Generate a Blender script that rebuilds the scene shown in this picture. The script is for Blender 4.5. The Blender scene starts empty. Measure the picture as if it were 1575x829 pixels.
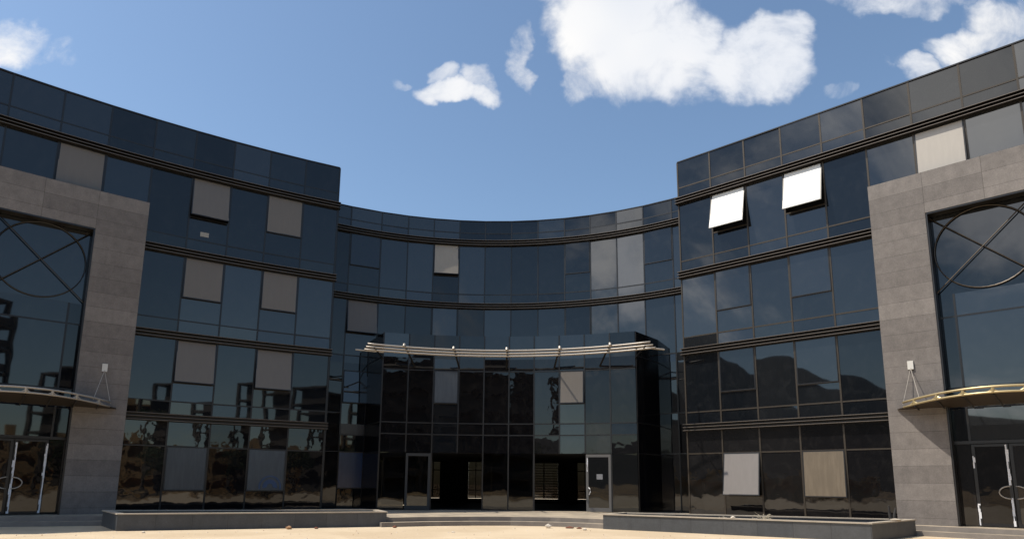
import bpy, math, random
from mathutils import Vector, Matrix
random.seed(11)
R = math.radians
S = bpy.context.scene
COL = S.collection

# ------------------------------------------------------------------ camera
CH = 1.52
F, CY, TILT, ROLL = 997.42, 569.17, 0.17449, 0.00937
cam = bpy.data.cameras.new('camera'); co = bpy.data.objects.new('camera', cam); COL.objects.link(co)
cam.sensor_fit = 'HORIZONTAL'; cam.sensor_width = 36.0; cam.lens = 36.0 * F / 1575.0
cam.shift_y = (CY - 414.5) / 1575.0
cam.clip_start = 0.1; cam.clip_end = 5000
c, s = math.cos(ROLL), math.sin(ROLL)
fw = Vector((0, math.cos(TILT), math.sin(TILT)))
up0 = Vector((0, -math.sin(TILT), math.cos(TILT))); rt0 = Vector((1, 0, 0))
rt = c * rt0 + s * up0; up = -s * rt0 + c * up0
M = Matrix((rt, up, -fw)).transposed().to_4x4(); M.translation = Vector((0, 0, CH))
co.matrix_world = M
S.camera = co

# ------------------------------------------------------------------ light
SUN = Vector((-0.50, -0.075, 0.86)).normalized()
sl = bpy.data.lights.new('sun', 'SUN'); so = bpy.data.objects.new('sun', sl); COL.objects.link(so)
sl.energy = 5.0; sl.angle = R(0.5); sl.color = (1.0, 0.93, 0.82)
so.location = (0, 0, 60); so.rotation_euler = (-SUN).to_track_quat('-Z', 'Y').to_euler()
S.view_settings.view_transform = 'Standard'; S.view_settings.look = 'None'
S.view_settings.gamma = 1.0; S.view_settings.exposure = 0.06
S.view_settings.use_curve_mapping = False
S.cycles.max_bounces = 8; S.cycles.glossy_bounces = 4; S.cycles.caustics_reflective = False
S.cycles.use_denoising = True

W = bpy.data.worlds.new('World'); S.world = W; W.use_nodes = True
nt = W.node_tree; N = nt.nodes; L = nt.links; N.clear()
class G:                                              # tiny node maths helper
    def __init__(s, nt): s.nt = nt
    def n(s, t, **k):
        x = s.nt.nodes.new(t)
        for a, b in k.items(): setattr(x, a, b)
        return x
    def put(s, sock, v):
        if hasattr(v, 'is_output') or isinstance(v, bpy.types.NodeSocket): s.nt.links.new(v, sock)
        else: sock.default_value = v
    def m(s, op, a, b=0.0, c=None):
        x = s.n('ShaderNodeMath', operation=op); s.put(x.inputs[0], a); s.put(x.inputs[1], b)
        if c is not None: s.put(x.inputs[2], c)
        return x.outputs[0]
    def mr(s, v, a, b, c0, d, kind='SMOOTHSTEP'):
        x = s.n('ShaderNodeMapRange', interpolation_type=kind); s.put(x.inputs[0], v)
        for i, q in enumerate((a, b, c0, d)): s.put(x.inputs[1 + i], q)
        return x.outputs[0]
    def noise(s, vec, scale, detail=4.0, rough=0.5, dist=0.0):
        x = s.n('ShaderNodeTexNoise'); s.put(x.inputs['Vector'], vec)
        x.inputs['Scale'].default_value = scale; x.inputs['Detail'].default_value = detail
        x.inputs['Roughness'].default_value = rough; x.inputs['Distortion'].default_value = dist
        return x
    def mix(s, f, a, b, blend='MIX'):
        x = s.n('ShaderNodeMix', data_type='RGBA', blend_type=blend); s.put(x.inputs[0], f)
        s.put(x.inputs[6], a); s.put(x.inputs[7], b); return x.outputs[2]
    def cmb(s, x0, y0, z0):
        x = s.n('ShaderNodeCombineXYZ'); s.put(x.inputs[0], x0); s.put(x.inputs[1], y0); s.put(x.inputs[2], z0); return x.outputs[0]

g = G(nt)
sky = g.n('ShaderNodeTexSky', sky_type='NISHITA'); sky.sun_disc = False
sky.sun_elevation = math.asin(SUN.z); sky.sun_rotation = math.atan2(SUN.x, SUN.y)
sky.altitude = 400; sky.air_density = 1.15; sky.dust_density = 0.9; sky.ozone_density = 2.3
bg1 = g.n('ShaderNodeBackground'); bg1.inputs[1].default_value = 0.15
L.new(g.mix(1.0, sky.outputs[0], (1.0, 1.02, .99, 1), 'MULTIPLY'), bg1.inputs[0])
tc = g.n('ShaderNodeTexCoord'); dirv = tc.outputs['Generated']
sp = g.n('ShaderNodeSeparateXYZ'); L.new(dirv, sp.inputs[0])
ay = g.m('MAXIMUM', g.m('ABSOLUTE', sp.outputs[1]), 0.08)
u = g.m('DIVIDE', sp.outputs[0], ay); w = g.m('DIVIDE', sp.outputs[2], ay)
uv = g.cmb(u, w, 0.0)
n1 = g.noise(uv, 7.5, 9.0, 0.66, 0.5).outputs[0]
nb = g.noise(uv, 22.0, 6.0, 0.6, 0.3).outputs[0]
n2 = g.noise(uv, 2.2, 3.0, 0.5).outputs[0]
# clouds standing in front (direction: across / distance, height / distance, half sizes, strength)
CL = [(.185, .80, .115, .14, 1.15), (.27, .74, .085, .085, 1.0), (.40, .715, .085, .075, 1.0), (.45, .765, .05, .05, .8),
      (.115, .68, .03, .05, .6), (-.105, .652, .058, .026, .9), (-.062, .68, .030, .034, .62), (-.122, .695, .026, .028, .55), (.018, .72, .022, .07, .62), (-.88, .735, .09, .045, .7), (-.80, .72, .06, .035, .45),
      (.66, .845, .12, .03, .6), (.86, .80, .08, .05, .75), (.80, .745, .10, .035, .75), (.70, .70, .04, .022, .6), (-.195, .671, .024, .012, .45), (.56, .665, .03, .016, .42)]
dens = 0.0
wx = g.m('MULTIPLY', g.m('SUBTRACT', g.noise(uv, 9.0, 5.0).outputs[0], .5), .16)
wy = g.m('MULTIPLY', g.m('SUBTRACT', g.noise(g.cmb(w, u, 3.0), 9.0, 5.0).outputs[0], .5), .13)
uu = g.m('ADD', u, wx); ww = g.m('ADD', w, wy)
for (a, b, ra, rb, st) in CL:
    ex = g.m('DIVIDE', g.m('SUBTRACT', uu, a), ra); ey = g.m('DIVIDE', g.m('SUBTRACT', ww, b), rb)
    r2 = g.m('ADD', g.m('MULTIPLY', ex, ex), g.m('MULTIPLY', ey, ey))
    e = g.m('MULTIPLY', g.mr(r2, 0.0, 2.2, 1.0, 0.0, 'SMOOTHERSTEP'), st)
    dens = g.m('MAXIMUM', dens, e)
front = g.mr(sp.outputs[1], 0.05, 0.15, 0.0, 1.0)
dm = g.m('ADD', g.m('ADD', dens, g.m('MULTIPLY', g.m('SUBTRACT', n1, .5), 1.5)), g.m('MULTIPLY', g.m('SUBTRACT', nb, .5), .35))
mask_f = g.m('MULTIPLY', g.m('MULTIPLY', g.mr(dm, .16, 1.05, 0.0, 1.0), g.mr(dens, .05, .3, 0, 1)), front)
# scattered clouds behind and to the side, seen only mirrored in the glass
n3 = g.noise(dirv, 3.1, 7.0, 0.6, 0.4).outputs[0]
west = g.mr(sp.outputs[0], -0.70, 0.05, 1.0, 0.0, 'LINEAR')
back = g.mr(sp.outputs[1], -0.25, 0.05, 1.0, 0.0)
lo = g.m('SUBTRACT', .60, g.m('MULTIPLY', west, .16))
mask_b = g.m('MULTIPLY', g.m('MULTIPLY', g.mr(n3, lo, g.m('ADD', lo, .17), 0.0, .95), back), g.mr(sp.outputs[2], .02, .12, 0, 1))
mask = g.m('MAXIMUM', mask_f, mask_b)
ccol = g.mix(g.mr(n2, .35, .65, 0, 1), (.80, .83, .89, 1), (1.0, .985, .965, 1))
bg2 = g.n('ShaderNodeBackground'); L.new(ccol, bg2.inputs[0]); L.new(g.m('ADD', 1.0, g.m('MULTIPLY', g.m('MULTIPLY', west, back), 1.5)), bg2.inputs[1])
mx = g.n('ShaderNodeMixShader'); L.new(mask, mx.inputs[0]); L.new(bg1.outputs[0], mx.inputs[1]); L.new(bg2.outputs[0], mx.inputs[2])
wo = g.n('ShaderNodeOutputWorld'); L.new(mx.outputs[0], wo.inputs[0])

# ------------------------------------------------------------------ materials
def mat(name, base=(.5, .5, .5), rough=.6, metal=0.0, ior=1.5, fn=None):
    m = bpy.data.materials.new(name); m.use_nodes = True
    b = m.node_tree.nodes['Principled BSDF']
    b.inputs['Base Color'].default_value = (*base, 1); b.inputs['Roughness'].default_value = rough
    b.inputs['Metallic'].default_value = metal; b.inputs['IOR'].default_value = ior
    if fn: fn(G(m.node_tree), b, m.node_tree)
    return m
def bump(g, b, h, strength, dist):
    x = g.n('ShaderNodeBump'); x.inputs['Strength'].default_value = strength; x.inputs['Distance'].default_value = dist
    g.put(x.inputs['Height'], h); g.nt.links.new(x.outputs[0], b.inputs['Normal'])
def objco(g): return g.n('ShaderNodeTexCoord').outputs['Object']
def pos(g): return g.n('ShaderNodeNewGeometry').outputs['Position']

def glass_fn(wave, tint_var=True, dirt=.5):
    def f(g, b, nt):
        P = pos(g)
        n = g.noise(P, .9 if wave < .003 else 1.3, 1.5 if wave < .003 else 2.5, .4).outputs[0]
        bump(g, b, n, 1.0, wave)
        d = g.noise(P, 2.3, 6, .7, .6).outputs[0]
        oi = g.n('ShaderNodeObjectInfo').outputs['Random']
        k = g.m('ADD', g.m('MULTIPLY', g.mr(d, .45, .8, 0, 1), dirt), g.m('MULTIPLY', g.m('POWER', oi, 3.0), .5))
        base = tuple(b.inputs['Base Color'].default_value)
        g.put(b.inputs['Base Color'], g.mix(k, base, (base[0] * 2 + .014, base[1] * 2 + .0125, base[2] * 2 + .010, 1)))
        g.put(b.inputs['IOR'], g.m('ADD', b.inputs['IOR'].default_value, g.m('MULTIPLY', g.m('SUBTRACT', oi, .5), .26)))
    return f
def streak_fn(dirt):
    def f(g, b, nt):
        P = pos(g)
        bump(g, b, g.noise(P, .9, 1.5, .4).outputs[0], 1.0, .004)
        mp = g.n('ShaderNodeMapping'); mp.inputs['Scale'].default_value = (4, 4, .5); g.put(mp.inputs[0], P)
        d = g.noise(mp.outputs[0], 2.0, 6, .65).outputs[0]
        base = tuple(b.inputs['Base Color'].default_value)
        g.put(b.inputs['Base Color'], g.mix(g.m('MULTIPLY', g.mr(d, .35, .75, 0, 1), dirt), base, tuple(min(1, q * 1.5 + .01) for q in base[:3]) + (1,)))
    return f
MG = mat('dark_tinted_glass', (.0032, .0048, .0072), .02, 0, 1.66, glass_fn(.0016))
MGL = mat('rippled_tinted_glass', (.004, .004, .005), .02, 0, 1.60, glass_fn(.0055))
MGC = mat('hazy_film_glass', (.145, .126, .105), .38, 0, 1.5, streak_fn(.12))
MGF = mat('glare_white_glass', (.74, .725, .68), .35, 0, 1.5)  # plain white stands in for the glare on two tilted leaves
MGP = mat('sunlit_film_glass', (.38, .345, .30), .35, 0, 1.5, streak_fn(.12))  # paler copy of the film, sunlight on the right wing put into colour
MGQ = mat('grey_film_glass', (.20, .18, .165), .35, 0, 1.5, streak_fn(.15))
MGW = mat('partly_lit_film_glass', (.30, .265, .215), .35, 0, 1.5, streak_fn(.15))  # film copy lightened for the part-lit centre
MGG = mat('dusty_grey_glass', (.055, .056, .058), .25, 0, 1.6, streak_fn(.5))
MGT = mat('dusty_tan_glass', (.13, .10, .065), .4, 0, 1.6, streak_fn(.6))
MGB = mat('blue_film_glass', (.020, .046, .105), .2, 0, 1.6, streak_fn(.6))
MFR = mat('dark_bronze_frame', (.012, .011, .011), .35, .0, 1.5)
MFB = mat('sunlit_bronze_frame', (.06, .048, .036), .42, .5)  # lighter copy of the dark frame, sunlight on the right wing painted in
MLD = mat('ledge_backing_and_shade', (.010, .009, .009), .5)
MLF = mat('tan_aluminium_fin', (.13, .108, .09), .45, .3)
MDK = mat('dark_interior', (.012, .012, .013), .9)
MTB = mat('dull_tan_tube', (.40, .36, .31), .45, .2)
MGD = mat('sunlit_brass_tube', (.50, .40, .22), .38, .5)
MST = mat('canopy_sheet', (.045, .032, .022), .45, .2)
MWF = mat('peeling_white_film', (.72, .72, .74), .5)
MRF = mat('roof_felt', (.12, .12, .12), .9)
MPR = mat('white_plate', (.62, .60, .55), .6)
MRED = mat('faded_red_plastic', (.45, .10, .05), .6)
MBK = mat('charred_wood', (.03, .027, .025), .8)

def stone_fn(bw, bh, c1, c2, cm, nscale):
    def f(g, b, nt):
        uvn = g.n('ShaderNodeUVMap').outputs[0]
        br = g.n('ShaderNodeTexBrick'); br.offset = 0.0; br.squash = 1.0
        g.put(br.inputs['Vector'], uvn)
        br.inputs['Scale'].default_value = 1.0; br.inputs['Brick Width'].default_value = bw; br.inputs['Row Height'].default_value = bh
        br.inputs['Mortar Size'].default_value = .006; br.inputs['Mortar Smooth'].default_value = .2; br.inputs['Bias'].default_value = 0
        br.inputs['Color1'].default_value = (*c1, 1); br.inputs['Color2'].default_value = (*c2, 1); br.inputs['Mortar'].default_value = (*cm, 1)
        P = pos(g)
        d = g.noise(P, nscale, 7, .65).outputs[0]; d2 = g.noise(P, 26, 3, .7).outputs[0]
        mp = g.n('ShaderNodeMapping'); mp.inputs['Scale'].default_value = (3, 3, .35); g.put(mp.inputs[0], P)
        st = g.noise(mp.outputs[0], 1.6, 5, .6).outputs[0]
        v = g.m('ADD', g.m('MULTIPLY', g.mr(d, .3, .7, .84, 1.14, 'LINEAR'), g.mr(d2, .3, .7, .84, 1.16, 'LINEAR')), g.m('MULTIPLY', g.m('SUBTRACT', st, .5), .35))
        col = g.mix(1.0, br.outputs[0], g.cmb(v, v, v), 'MULTIPLY')
        g.put(b.inputs['Base Color'], col)
        bump(g, b, g.m('SUBTRACT', g.m('MULTIPLY', d2, .15), g.m('MULTIPLY', br.outputs['Fac'], 1.0)), .5, .008)
    return f
MSTN = mat('brown_grey_granite', (.2, .17, .15), .75, fn=stone_fn(1.75, .58, (.146, .129, .118), (.198, .176, .160), (.070, .06, .052), 3.5))
MSLT = mat('blue_grey_slate', (.1, .1, .1), .55, fn=stone_fn(1.05, .62, (.055, .059, .064), (.075, .078, .082), (.03, .03, .032), 2.6))
MCOP = mat('pale_granite_coping', (.42, .36, .29), .7, fn=lambda g, b, nt: g.put(b.inputs['Base Color'], g.mix(g.noise(pos(g), 4, 5, .6).outputs[0], (.30, .26, .21, 1), (.50, .43, .34, 1))))
def deck_fn(g, b, nt):
    P = pos(g); d = g.noise(P, 1.4, 6, .6).outputs[0]; d2 = g.noise(P, 20, 4, .6).outputs[0]
    c1 = g.mix(g.mr(d, .35, .65, 0, 1), (.27, .225, .17, 1), (.44, .36, .26, 1))
    g.put(b.inputs['Base Color'], g.mix(g.mr(d2, .3, .75, 0, .35), c1, (.22, .19, .16, 1)))
    bump(g, b, d2, .3, .01)
MDECK = mat('sandy_granite_paving', (.4, .34, .26), .8, fn=deck_fn)
MSTP = mat('grey_granite_riser', (.2, .18, .17), .7, fn=lambda g, b, nt: g.put(b.inputs['Base Color'], g.mix(g.noise(pos(g), 3, 6, .6).outputs[0], (.13, .115, .105, 1), (.26, .23, .20, 1))))
def sand_fn(g, b, nt):
    P = pos(g)
    d = g.noise(P, .35, 6, .6, .5).outputs[0]; d2 = g.noise(P, 9, 8, .7).outputs[0]; d3 = g.noise(P, 40, 3, .6).outputs[0]
    c1 = g.mix(g.mr(d, .35, .68, 0, 1), (.50, .39, .26, 1), (.59, .475, .33, 1))
    c2 = g.mix(g.mr(d2, .58, .72, 0, .6), c1, (.40, .30, .19, 1))
    c3 = g.mix(g.mr(d3, .68, .74, 0, .6), c2, (.26, .19, .13, 1))
    sx = g.n('ShaderNodeSeparateXYZ'); g.put(sx.inputs[0], P)
    far = g.mr(g.m('ADD', sx.outputs[1], g.m('MULTIPLY', g.m('SUBTRACT', d, .5), 14)), -6.0, -12.0, 0.0, 1.0)  # unseen ground behind the camera, darkened to cut bounce light
    g.put(b.inputs['Base Color'], g.mix(far, c3, g.mix(g.mr(g.noise(P, .22, 5, .6).outputs[0], .45, .55, 0, 1), (.38, .245, .11, 1), (.09, .065, .045, 1))))
    bump(g, b, g.m('ADD', d2, g.m('MULTIPLY', d, 2.0)), .5, .03)
MSAND = mat('pale_sand', (.6, .5, .33), .95, fn=sand_fn)
MHILL = mat('dark_scrub_hill', (.05, .045, .04), .95, fn=lambda g, b, nt: g.put(b.inputs['Base Color'], g.mix(g.noise(pos(g), .03, 8, .65).outputs[0], (.018, .018, .016, 1), (.06, .05, .042, 1))))
MCON = mat('unfinished_concrete', (.12, .105, .09), .9, fn=lambda g, b, nt: g.put(b.inputs['Base Color'], g.mix(g.noise(pos(g), .4, 6, .6).outputs[0], (.05, .042, .036, 1), (.13, .11, .09, 1))))
MTAN = mat('tan_render', (.38, .28, .16), .9, fn=lambda g, b, nt: g.put(b.inputs['Base Color'], g.mix(g.noise(pos(g), .5, 6, .6).outputs[0], (.36, .25, .13, 1), (.55, .39, .21, 1))))
# see-through tinted glass for the lobby front and the lobby's rear windows
def clear_glass(name, tint):
    m = bpy.data.materials.new(name); m.use_nodes = True; t = m.node_tree; t.nodes.clear(); g = G(t)
    tr = g.n('ShaderNodeBsdfTransparent'); tr.inputs[0].default_value = (*tint, 1)
    gl = g.n('ShaderNodeBsdfGlossy'); gl.inputs[1].default_value = .02; gl.inputs[0].default_value = (.9, .95, 1, 1)
    bp = g.n('ShaderNodeBump'); bp.inputs['Strength'].default_value = 1; bp.inputs['Distance'].default_value = .006
    g.put(bp.inputs['Height'], g.noise(pos(g), .9, 1.5, .4).outputs[0]); t.links.new(bp.outputs[0], gl.inputs['Normal'])
    fr = g.n('ShaderNodeFresnel'); fr.inputs[0].default_value = 1.7
    mx = g.n('ShaderNodeMixShader'); t.links.new(fr.outputs[0], mx.inputs[0]); t.links.new(tr.outputs[0], mx.inputs[1]); t.links.new(gl.outputs[0], mx.inputs[2])
    o = g.n('ShaderNodeOutputMaterial'); t.links.new(mx.outputs[0], o.inputs[0]); return m
MCLR = clear_glass('smoked_lobby_glass', (.16, .15, .13))
MCLB = clear_glass('tinted_rear_glass', (.12, .11, .10))

# ------------------------------------------------------------------ mesh helpers
V2 = lambda x, y: Vector((x, y))
ORG = {}
class MB:
    def __init__(s): s.v = []; s.f = []; s.uv = []; s.mi = []; s.cur = 0
    def hexa(s, p, uv=None):
        """p: 8 points, 0-3 front (BL,BR,TR,TL), 4-7 back in the same order"""
        i = len(s.v); s.v += [Vector(q) for q in p]; s.uv += (uv or [(0, 0)] * 8)
        for f in ((0, 1, 2, 3), (5, 4, 7, 6), (4, 0, 3, 7), (1, 5, 6, 2), (3, 2, 6, 7), (4, 5, 1, 0)):
            s.f.append([i + k for k in f]); s.mi.append(s.cur)
    def slab(s, A, B, z0, z1, front, back, n=None, u0=None):
        """upright slab over plan segment A-B; front: offset or (BL,BR,TR,TL) offsets along the viewer-side normal"""
        d = (B - A).normalized()
        if n is None:
            n = V2(-d.y, d.x)
            if n.y > 0: n = -n
        f = front if isinstance(front, tuple) else (front,) * 4
        b = back if isinstance(back, tuple) else (back,) * 4
        pts = [(A, z0), (B, z0), (B, z1), (A, z1)]
        P = [(q.x + n.x * o, q.y + n.y * o, z) for (q, z), o in zip(pts, f)] + [(q.x + n.x * o, q.y + n.y * o, z) for (q, z), o in zip(pts, b)]
        uu = None
        if u0 is not None:
            l = (B - A).length; uu = [(u0, z0), (u0 + l, z0), (u0 + l, z1), (u0, z1)] * 2
        s.hexa(P, uu)
    def box(s, c, d, rz=0.0):
        cs, sn = math.cos(rz), math.sin(rz); q = []
        for y in (-1, 1):
            for x, z in ((-1, -1), (1, -1), (1, 1), (-1, 1)):
                X, Y = x * d[0] / 2, y * d[1] / 2
                q.append((c[0] + X * cs - Y * sn, c[1] + X * sn + Y * cs, c[2] + z * d[2] / 2))
        s.hexa(q, [(p[0] + p[1], p[2]) for p in q])
    def tube(s, pts, r, seg=8, closed=False):
        pts = [Vector(p) for p in pts]; n = len(pts); i0 = len(s.v)
        for k, p in enumerate(pts):
            a = pts[(k - 1) % n] if (k or closed) else p; b = pts[(k + 1) % n] if (k < n - 1 or closed) else p
            t = (b - a).normalized(); h = Vector((0, 0, 1)) if abs(t.z) < .95 else Vector((1, 0, 0))
            x = t.cross(h).normalized(); y = t.cross(x)
            rr = r[k] if isinstance(r, (list, tuple)) else r
            for j in range(seg):
                a_ = 2 * math.pi * j / seg
                s.v.append(p + x * math.cos(a_) * rr + y * math.sin(a_) * rr); s.uv.append((0, 0))
        for k in range(n if closed else n - 1):
            for j in range(seg):
                a, b = k, (k + 1) % n
                s.f.append([i0 + a * seg + j, i0 + a * seg + (j + 1) % seg, i0 + b * seg + (j + 1) % seg, i0 + b * seg + j]); s.mi.append(s.cur)
        if not closed:
            s.f.append([i0 + j for j in range(seg)][::-1]); s.f.append([i0 + (n - 1) * seg + j for j in range(seg)]); s.mi += [s.cur] * 2
    def prism(s, poly, z0, z1):
        i = len(s.v); n = len(poly)
        per = 0.0; us = []
        for k in range(n): us.append(per); per += (poly[(k + 1) % n] - poly[k]).length
        for z in (z0, z1):
            for k, q in enumerate(poly): s.v.append(Vector((q.x, q.y, z))); s.uv.append((us[k], z))
        s.f.append([i + k for k in range(n)][::-1]); s.f.append([i + n + k for k in range(n)]); s.mi += [s.cur] * 2
        for k in range(n):
            k2 = (k + 1) % n; s.f.append([i + k, i + k2, i + n + k2, i + n + k]); s.mi.append(s.cur)
    def build(s, name, mats, parent=None, org=None):
        if org is None:
            xs = [q.x for q in s.v]; ys = [q.y for q in s.v]; zs = [q.z for q in s.v]
            org = Vector(((min(xs) + max(xs)) / 2, (min(ys) + max(ys)) / 2, min(zs)))
        org = Vector(org)
        me = bpy.data.meshes.new(name); me.from_pydata([q - org for q in s.v], [], s.f)
        ul = me.uv_layers.new(name='UVMap')
        for lp in me.loops: ul.data[lp.index].uv = s.uv[lp.vertex_index]
        for m in (mats if isinstance(mats, (list, tuple)) else [mats]): me.materials.append(m)
        for p, k in zip(me.polygons, s.mi): p.material_index = k
        me.update()
        o = bpy.data.objects.new(name, me); COL.objects.link(o)
        if parent: o.parent = parent; o.location = org - ORG[parent.name]
        else: o.location = org
        ORG[o.name] = org
        return o
def tag(o, label=None, cat=None, group=None, kind=None):
    if label: o['label'] = label
    if cat: o['category'] = cat
    if group: o['group'] = group
    if kind: o['kind'] = kind
    return o
def empty(name, loc):
    o = bpy.data.objects.new(name, None); COL.objects.link(o); o.location = loc; o.empty_display_size = .5
    ORG[o.name] = Vector(loc); return o
def sm(o):
    for p in o.data.polygons: p.use_smooth = True
    return o

# ------------------------------------------------------------------ plan of the building
class Arc:
    def __init__(s, cx, cy, r): s.c = V2(cx, cy); s.r = r
    def p(s, a, o=0.0): return s.c + (s.r - o) * V2(math.cos(R(a)), math.sin(R(a)))
WL = Arc(13.52126, -13.57843, 48.36182)
WR = Arc(-204.64898, -214.15151, 322.6)
CC = Arc(-1.25370, 18.66027, 15.59617)
NL = [117.06, 118.94, 120.83, 122.67, 124.55, 126.4, 128.32, 130.23, 132.17] + [132.17 + 1.88 * k for k in range(1, 5)]
NR = [48.82 - .28284 * k for k in range(14)]
NC = [120.57, 117.99, 111.98, 106.68, 101.51, 96.31, 91.08, 85.72, 80.31, 74.9, 69.7, 64.39, 59.03, 53.36, 51.5]
DECK = .31
BZ = [14.66, 11.05, 7.46, 4.06]; HB = .17
WTOP, CTOP = 16.62, 15.93

ground = MB()
gs = 40
for i in range(gs + 1):
    for j in range(gs + 1):
        fx = (i / gs * 2 - 1); fy = (j / gs * 2 - 1)
        x = math.copysign(abs(fx) ** 3, fx) * 2600; y = math.copysign(abs(fy) ** 3, fy) * 2600 + 20
        ground.v.append(Vector((x, y, 0))); ground.uv.append((0, 0))
for i in range(gs):
    for j in range(gs):
        a = i * (gs + 1) + j; ground.f.append([a, a + gs + 1, a + gs + 2, a + 1]); ground.mi.append(0)
tag(ground.build('ground', MSAND, None, (0, 20, 0)), 'pale sandy ground of the plaza before the building', kind='structure')

B = empty('office_building', (0, 34, 0))
tag(B, 'crescent shaped four storey office building clad in dark tinted glass with stone portals', 'building')

# solid core behind the curtain wall
def ring(arc, a0, a1, r0, r1, n=14):
    A = [a0 + (a1 - a0) * k / n for k in range(n + 1)]
    return [arc.p(a, -r0) for a in A] + [arc.p(a, -r1) for a in reversed(A)]
def core(name_poly, z0, z1, roof):
    m = MB(); m.prism(name_poly, z0, z1); m.build('wall', MDK, B)
    m = MB(); m.prism(name_poly, z1, z1 + .12); m.build('roof', MRF, B)
core(ring(WL, NL[0] - .0, NL[-1], .55, 12.0), .05, WTOP - .35, True)
core(ring(WR, NR[0] + .0, NR[-1], .55, 12.0), .05, WTOP - .35, True)
core(ring(CC, NC[0] + 1.0, NC[-1] - 1.0, .55, 12.0), 3.75, CTOP - .35, True)

def bars(m, A, B_, zs, r=.028, o0=-.03, o1=.014, n=None):
    d = (B_ - A).normalized()
    for z in zs: m.slab(A + d * .03, B_ - d * .03, z - r, z + r, o1, o0, n)
def post(m, A, B_, z0, z1, r=.032, o0=-.05, o1=.024, n=None):
    d = (B_ - A).normalized(); m.slab(A - d * r, A + d * r, z0, z1, o1, o0, n)

def panel(A, B_, z0, z1, cuts=(), mt=MG, name='glass_panel', fm=MFR, holes=(), jit=.010, last=False, n=None):
    """one bay of one storey: its panes, and its frame as a child; holes = pane indexes left open"""
    d = (B_ - A).normalized(); zz = [z0] + list(cuts) + [z1]
    runs = [[]]
    for k in range(len(zz) - 1):
        if k in holes: runs.append([])
        else: runs[-1].append(k)
    objs = []
    for rn in [q for q in runs if q]:
        m = MB()
        for k in rn:
            j = tuple(random.gauss(0, jit) * .5 for _ in range(4))
            m.slab(A + d * .02, B_ - d * .02, zz[k] + (.008 if k != rn[0] else 0), zz[k + 1], (j[0], j[1], j[1] + j[2] - j[0], j[2]), -.03, n)
        objs.append(m.build(name, mt, B))
    o = objs[0]
    m = MB(); bars(m, A, B_, list(cuts), n=n); post(m, A, B_, z0, z1, n=n)
    if last: post(m, B_ - d * .034, B_, z0, z1, n=n)
    m.build('frame', fm, o)
    return o

def casement(A, B_, z0, z1, deg, mt=MGC, label=None, fm=MFR):
    """top hung window leaf swung out at the bottom by deg, with its own frame and two stays"""
    d = (B_ - A).normalized(); h = z1 - z0; t = math.tan(R(deg)); drop = h * (1 - math.cos(R(deg)))
    a, b = A + d * .035, B_ - d * .035
    o0 = .02; ob = o0 + (h - drop) * math.sin(R(deg)) ; zb = z0 + drop
    n = V2(-d.y, d.x)
    if n.y > 0: n = -n
    m = MB(); j = random.gauss(0, .004)
    m.slab(a + d * .02, b - d * .02, zb + .03, z1 - .03, (ob + .012, ob + .012 + j, o0 + .012 + j, o0 + .012), (ob - .012, ob - .012, o0 - .012, o0 - .012))
    o = m.build('casement_window', mt, B)
    if label: o['label'] = label
    m = MB(); r = .04
    lerp = lambda z: o0 + (ob - o0) * (z1 - z) / (z1 - zb)
    for (p, q, y0, y1) in ((a, a + d * r, zb, z1), (b - d * r, b, zb, z1), (a + d * r, b - d * r, zb, zb + r), (a + d * r, b - d * r, z1 - r, z1)):
        m.slab(p, q, y0, y1, (lerp(y0) + .016,) * 2 + (lerp(y1) + .016,) * 2, (lerp(y0) - .04,) * 2 + (lerp(y1) - .04,) * 2)
    if deg > 4:
        for q in (a + d * .02, b - d * .02):
            P0 = q + n * (-.02); P1 = q + n * (lerp(zb + .3) - .03)
            m.tube([(P0.x, P0.y, zb + .75), (P1.x, P1.y, zb + .32)], .012, 5)
    m.build('frame', fm, o)
    return o

def ledge(arc, a0, a1, z, step=.6, mt=(MLD, MLF)):
    n = max(2, int(abs(a1 - a0) / step)); m = MB()
    an = [a0 + (a1 - a0) * k / n for k in range(n + 1)]
    def strip(zl, zh, f, b):
        for k in range(n):
            o = .0
            P = [arc.p(an[k], f), arc.p(an[k + 1], f), arc.p(an[k + 1], b), arc.p(an[k], b)]
            i = len(m.v)
            for (q, zz) in ((P[0], zl), (P[1], zl), (P[1], zh), (P[0], zh), (P[3], zl), (P[2], zl), (P[2], zh), (P[3], zh)):
                m.v.append(Vector((q.x, q.y, zz))); m.uv.append((0, 0))
            fs = [(0, 1, 2, 3), (5, 4, 7, 6), (3, 2, 6, 7), (4, 5, 1, 0)]
            if k == 0: fs.append((4, 0, 3, 7))
            if k == n - 1: fs.append((1, 5, 6, 2))
            for q in fs: m.f.append([i + w_ for w_ in q]); m.mi.append(m.cur)
    m.cur = 0; strip(z - HB + .004, z + HB - .004, .05, -.05)
    m.cur = 1
    m.cur = 0
    for dz in (-.145, -.012, .118): strip(z + dz + .001, z + dz + .031, .20, .045)  # fin bodies black: their shaded undersides put into the colour
    m.cur = 1
    for dz in (-.145, -.012, .118): strip(z + dz + .003, z + dz + .027, .214, .201)
    return m.build('ledge', list(mt), B)

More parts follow.
